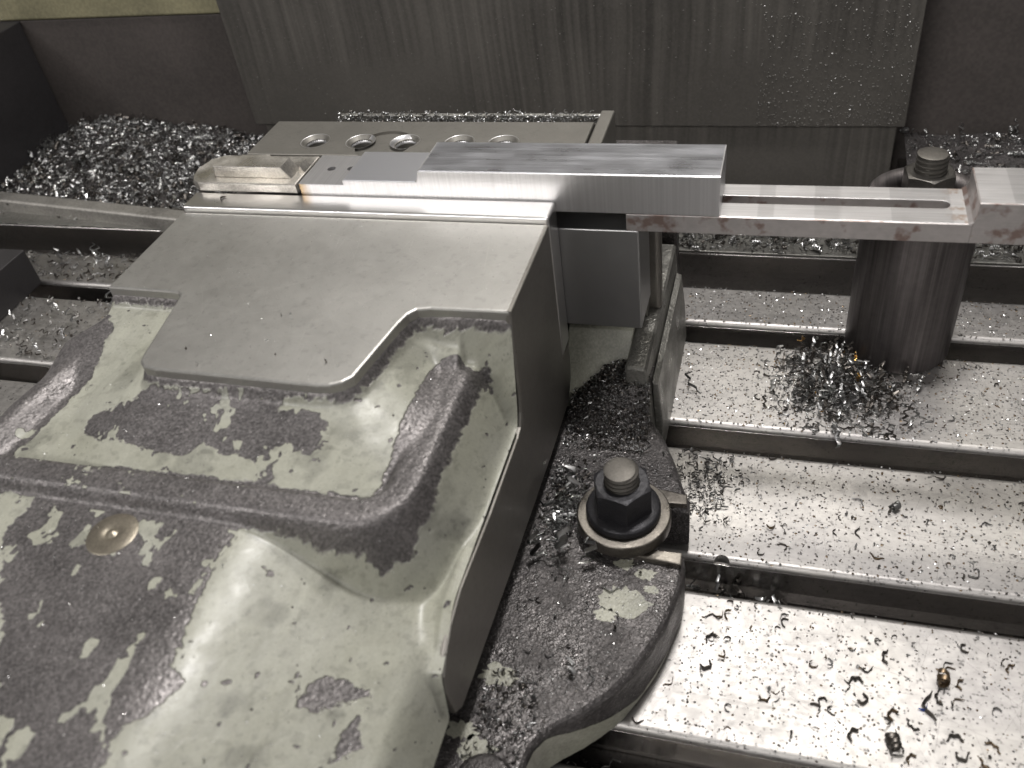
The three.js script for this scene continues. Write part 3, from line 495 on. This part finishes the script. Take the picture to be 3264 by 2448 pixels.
for (const [x, z, i, m, t] of [[11, -12, 3, CH.white, 'broad bright'], [14, 20, 3, CH.steel, 'broad grey'], [9, 12, 2, CH.steel, 'thin grey'], [18, -16, 2, CH.white, 'thin bright'], [22, 23, 3, CH.white, 'wide silver'], [7, -2, 2, CH.dull, 'thin dull'], [12, 27, 2, CH.white, 'thin silver'], [6, 24, 3, CH.dull, 'broad dull']]) chip(COILS[i], m, x, 24, z, rr(1.2, 1.7), `${t} sliver of swarf between the thick washer and the jaw side`, 'slivers beside the washer', 0.25);
chip(CURLS[0], CH.dark, -137, 119.1, -58.5, 0.8, 'small dark hooked chip on the hardened jaw plate', undefined, 0.1);

function swarf(name, parts, bed) {
  const g = new THREE.Group(); g.name = name; g.userData.kind = 'stuff'; scene.add(g);
  if (bed) put('swarf_bed', bed, M.castBare, g);
  const by = new Map();
  for (const [geo, m, x, y, z, s, tilt] of parts) { const k = geo.uuid + m.uuid; if (!by.has(k)) by.set(k, { geo, m, l: [] }); by.get(k).l.push([x, y, z, s, tilt]); }
  const d = new THREE.Object3D();
  for (const { geo, m, l } of by.values()) {
    const im = new THREE.InstancedMesh(geo, m, l.length); im.name = 'loose_chips'; im.castShadow = im.receiveShadow = true;
    l.forEach(([x, y, z, s, tilt], i) => { d.position.set(x / 1000, y / 1000, z / 1000); d.rotation.set(rr(-tilt, tilt), rnd() * TWO, rr(-tilt, tilt)); d.scale.setScalar(s); d.updateMatrix(); im.setMatrixAt(i, d.matrix); });
    g.add(im);
  }
  return g;
}
function heap(x0, x1, z0, z1, yf, step = 4) {
  const nx = Math.round((x1 - x0) / step), nz = Math.round((z1 - z0) / step), g = new THREE.PlaneGeometry(1, 1, nx, nz), p = g.attributes.position;
  for (let i = 0; i < p.count; i++) { const x = lerp(x0, x1, p.getX(i) + 0.5), z = lerp(z0, z1, 0.5 - p.getY(i)); p.setXYZ(i, x, yf(x, z), z); }
  g.computeVertexNormals(); return boxUV(g, 80);
}
const bumpy = (x, z, s) => fbm((x + 700) / 1400, (z + 400) / 800, 40, 24, 3, s) - 0.5;
const SW = [CH.steel, CH.dull, CH.dull, CH.dark, CH.dark, CH.white];
const heapL = (x, z) => -1 + 14 * sstep(-232, -330, z) * (0.45 + 0.75 * sstep(-300, -430, x)) * (0.3 + 0.7 * sstep(-495, -455, x)) + 8 * bumpy(x, z, 301);
const heapR = (x, z) => 0.5 + 7 * sstep(-232, -345, z) + 5 * bumpy(x, z, 307);
{
  const L = [], R = [];
  for (let i = 0; i < 9500; i++) { const x = rr(-500, -235), z = rr(-345, -226), t = rnd(); L.push([t < 0.62 ? pick(...CURLS) : t < 0.88 ? pick(...FLAKES) : pick(...COILS), pick(...SW, CH.steel), x, heapL(x, z) + rr(-1, 1.6), z, rr(0.6, 1.3), 0.9]); }
  for (let i = 0; i < 3800; i++) { const t = rnd(), onRail = i % 2, x = onRail ? rr(-10, 340) : rr(150, 340), z = onRail ? rr(-243, -217) : rr(-346, -240); R.push([t < 0.6 ? pick(...CURLS) : t < 0.85 ? pick(...FLAKES) : pick(...COILS), pick(...SW), x, Math.max(heapR(x, z), 0.6) + rr(-0.6, 1.4), z, rr(0.5, 1.0), onRail ? 0.5 : 0.8]); }
  const a = swarf('swarf_heap', L, heap(-560, -225, -347, -224, heapL)); tag(a, 'big heap of shiny curled swarf behind the table edge strip', 'swarf');
  const b = swarf('swarf_drift', R, heap(149, 420, -347, -240, heapR)); tag(b, 'drift of swarf along the rear rail below the way cover', 'swarf');
}
{
  const P = [], gauss = () => (rnd() + rnd() + rnd() - 1.5) / 0.75;
  for (let i = 0; i < 1500; i++) {                            // pile against the riser post
    const x = 112 + gauss() * 21, z = -112 + gauss() * 23; if (Math.hypot(x - PX, z - PZ) < 22.5 || z > -79 || (z < -137 && z > -152 && rnd() < 0.8)) continue;
    const t = rnd(); P.push([t < 0.4 ? pick(...CURLS) : t < 0.74 ? pick(...FLAKES) : pick(COILS[2], COILS[3]), pick(...SW, CH.dark, rnd() < 0.06 ? CH.gold : CH.dull), x, rr(0, 4) * Math.exp(-((x - 113) ** 2 + (z + 115) ** 2) / 400), z, rr(0.45, 1.0), 0.4]);
  }
  tag(swarf('swarf_pile', P), 'low pile of mixed swarf at the foot of the riser post', 'swarf');
  const Q = [];
  const mound = (x, z) => 21 + 15 * sstep(-40, -56, z) * sstep(0, 20, x) + 6 * sstep(-40, -54, z);
  for (let i = 0; i < 2600; i++) { const x = rr(0.5, 34.5), z = rr(-66, -34); if (sdPoly(FL, x, z) > -1) continue; Q.push([pick(...CURLS, ...FLAKES), pick(CH.dark, CH.dark, CH.dark, CH.dull, CH.steel), x, mound(x, z) + rr(-0.5, 1.5), z, rr(0.3, 0.75), 1]); }
  for (let i = 0; i < 420; i++) { const x = 9 + gauss() * 6, z = -2 + gauss() * 16; if (Math.hypot(x - BX, z - BZ) < 18 || x < 0.5) continue; Q.push([pick(...FLAKES, ...CURLS, COILS[3]), pick(CH.steel, CH.dull, CH.dark, CH.white), x, 22.5 + rr(0, 2.5), z, rr(0.4, 0.9), 0.9]); }
  for (let i = 0; i < 260; i++) { const x = rr(0, 18), z = rr(70, 118); Q.push([pick(...FLAKES, ...CURLS), pick(CH.steel, CH.dull, CH.dark, CH.dark), x, z > 97 && x < 12 ? 25.6 : 22.6, z, rr(0.4, 0.8), 0.8]); }
  tag(swarf('swarf_scatter', Q, heap(0.3, 34.4, -66, -36, (x, z) => mound(x, z) - 0.4, 1.5)), 'matted dark swarf caught on the vise base below the jaws', 'swarf');
  const U = [];
  for (let i = 0; i < 1500; i++) { const x = rr(-124, 1), z = rr(-147.6, -135); U.push([pick(...FLAKES, ...CURLS), pick(CH.steel, CH.steel, CH.dull, CH.dark), x, 109.5 + rr(0, 5.5) * sstep(-135, -142, z) + rr(0, 1), z, rr(0.35, 0.7), 1]); }
  tag(swarf('swarf_line', U), 'line of fine swarf in the channel behind the fixed jaw', 'swarf');
  const V = [];
  for (let i = 0; i < 900; i++) { const x = rr(-400, -170), z = pick(rr(-135, -80), rr(-182, -154)), t = rnd(); if (x < -360 && z > -152 && z < -95) continue; V.push([t < 0.5 ? pick(...CURLS) : pick(...FLAKES, COILS[3]), pick(...SW), x, 0.3 + rr(0, 2) * sstep(-250, -330, x), z, rr(0.6, 1.3), 0.3]); }
  for (let i = 0; i < 300; i++) { const x = 58 + gauss() * 11, z = -42 + gauss() * 16; if (!clear(x, z) || z > -6 || z < -61) continue; V.push([pick(...CURLS, ...FLAKES), pick(CH.dark, CH.dull, CH.dull, CH.steel), x, rr(0.1, 1.2), z, rr(0.35, 0.9), 0.5]); }
  for (let i = 0; i < 120; i++) { V.push([pick(...FLAKES, ...CURLS, COILS[3]), pick(...SW), rr(58, 95), -24 + rr(0, 12), rr(0, 9), rr(0.7, 1.2), 1]); }
  for (let i = 0; i < 120; i++) { V.push([pick(...FLAKES, ...CURLS), pick(...SW), rr(20, 60), -29 + rr(0, 6), rr(72, 84), rr(0.6, 1.1), 1]); }
  tag(swarf('swarf_litter', V), 'loose swarf littering the table on both sides of the vise', 'swarf');
}
{
  // fine grit: flat crumbs too small to count
  const c = new THREE.OctahedronGeometry(0.42, 0).scale(1.1, 0.35, 0.8); c.scale(0.001, 0.001, 0.001);
  const P = [], add = (n, x0, x1, z0, z1, y, ok, mats, sA, sB) => { for (let i = 0; i < n; i++) { const x = rr(x0, x1), z = rr(z0, z1); if (ok && !ok(x, z)) continue; P.push([c, pick(...mats), x, typeof y === 'function' ? y(x, z) : y, z, rr(sA, sB), 0.3]); } };
  const mats = [CH.dark, CH.dark, CH.dull, CH.bronze, CH.steel];
  add(1100, 44, 190, 12, 70, 0.1, clear, mats, 0.4, 1.5); add(1500, 50, 210, -62.5, -4, 0.1, clear, mats, 0.5, 1.7); add(2600, 36, 220, -136, -79, 0.1, clear, [...mats, CH.white], 0.5, 1.7); add(1300, 36, 240, -183, -153, 0.1, null, [...mats, CH.white], 0.6, 1.8);
  add(500, -420, -160, -136, -79, 0.1, null, mats, 0.6, 1.6); add(500, -420, -160, -183, -153, 0.1, null, mats, 0.6, 1.6);
  add(2200, 1, 56, -62, 96, 22.3, (x, z) => sdPoly(FL, x, z) < -1.5, [CH.steel, CH.dull, CH.white, CH.dark], 0.3, 1);
  add(260, -150, -2, -50, 40, 116.8, (x, z) => sdPoly(T_TOP, x, z) < -1, [CH.dark, CH.dull, CH.white], 0.2, 0.5);
  add(500, -150, -14, 4, 150, (x, z) => castH(x, z) + 0.1, (x, z) => sdPoly(T_TOP, x, z) > 2, [CH.white, CH.steel, CH.dark], 0.2, 0.6);
  add(600, -290, 145, -329.8, -329.6, (x, z) => rr(24, 130), null, [CH.grime], 0.5, 1.3);
  add(900, 60, 145, -329.8, -329.6, () => 22 + 90 * Math.pow(rnd(), 1.5), null, [CH.grime, CH.grime, CH.grime, CH.grime, CH.dull], 0.6, 1.7);
  tag(swarf('metal_grit', P), 'fine metal grit sprinkled over the table, vise and way cover', 'grit');
}
scene.traverse(o => { if (o.isMesh) { o.castShadow = o.receiveShadow = true; } });
renderer.render(scene, camera);
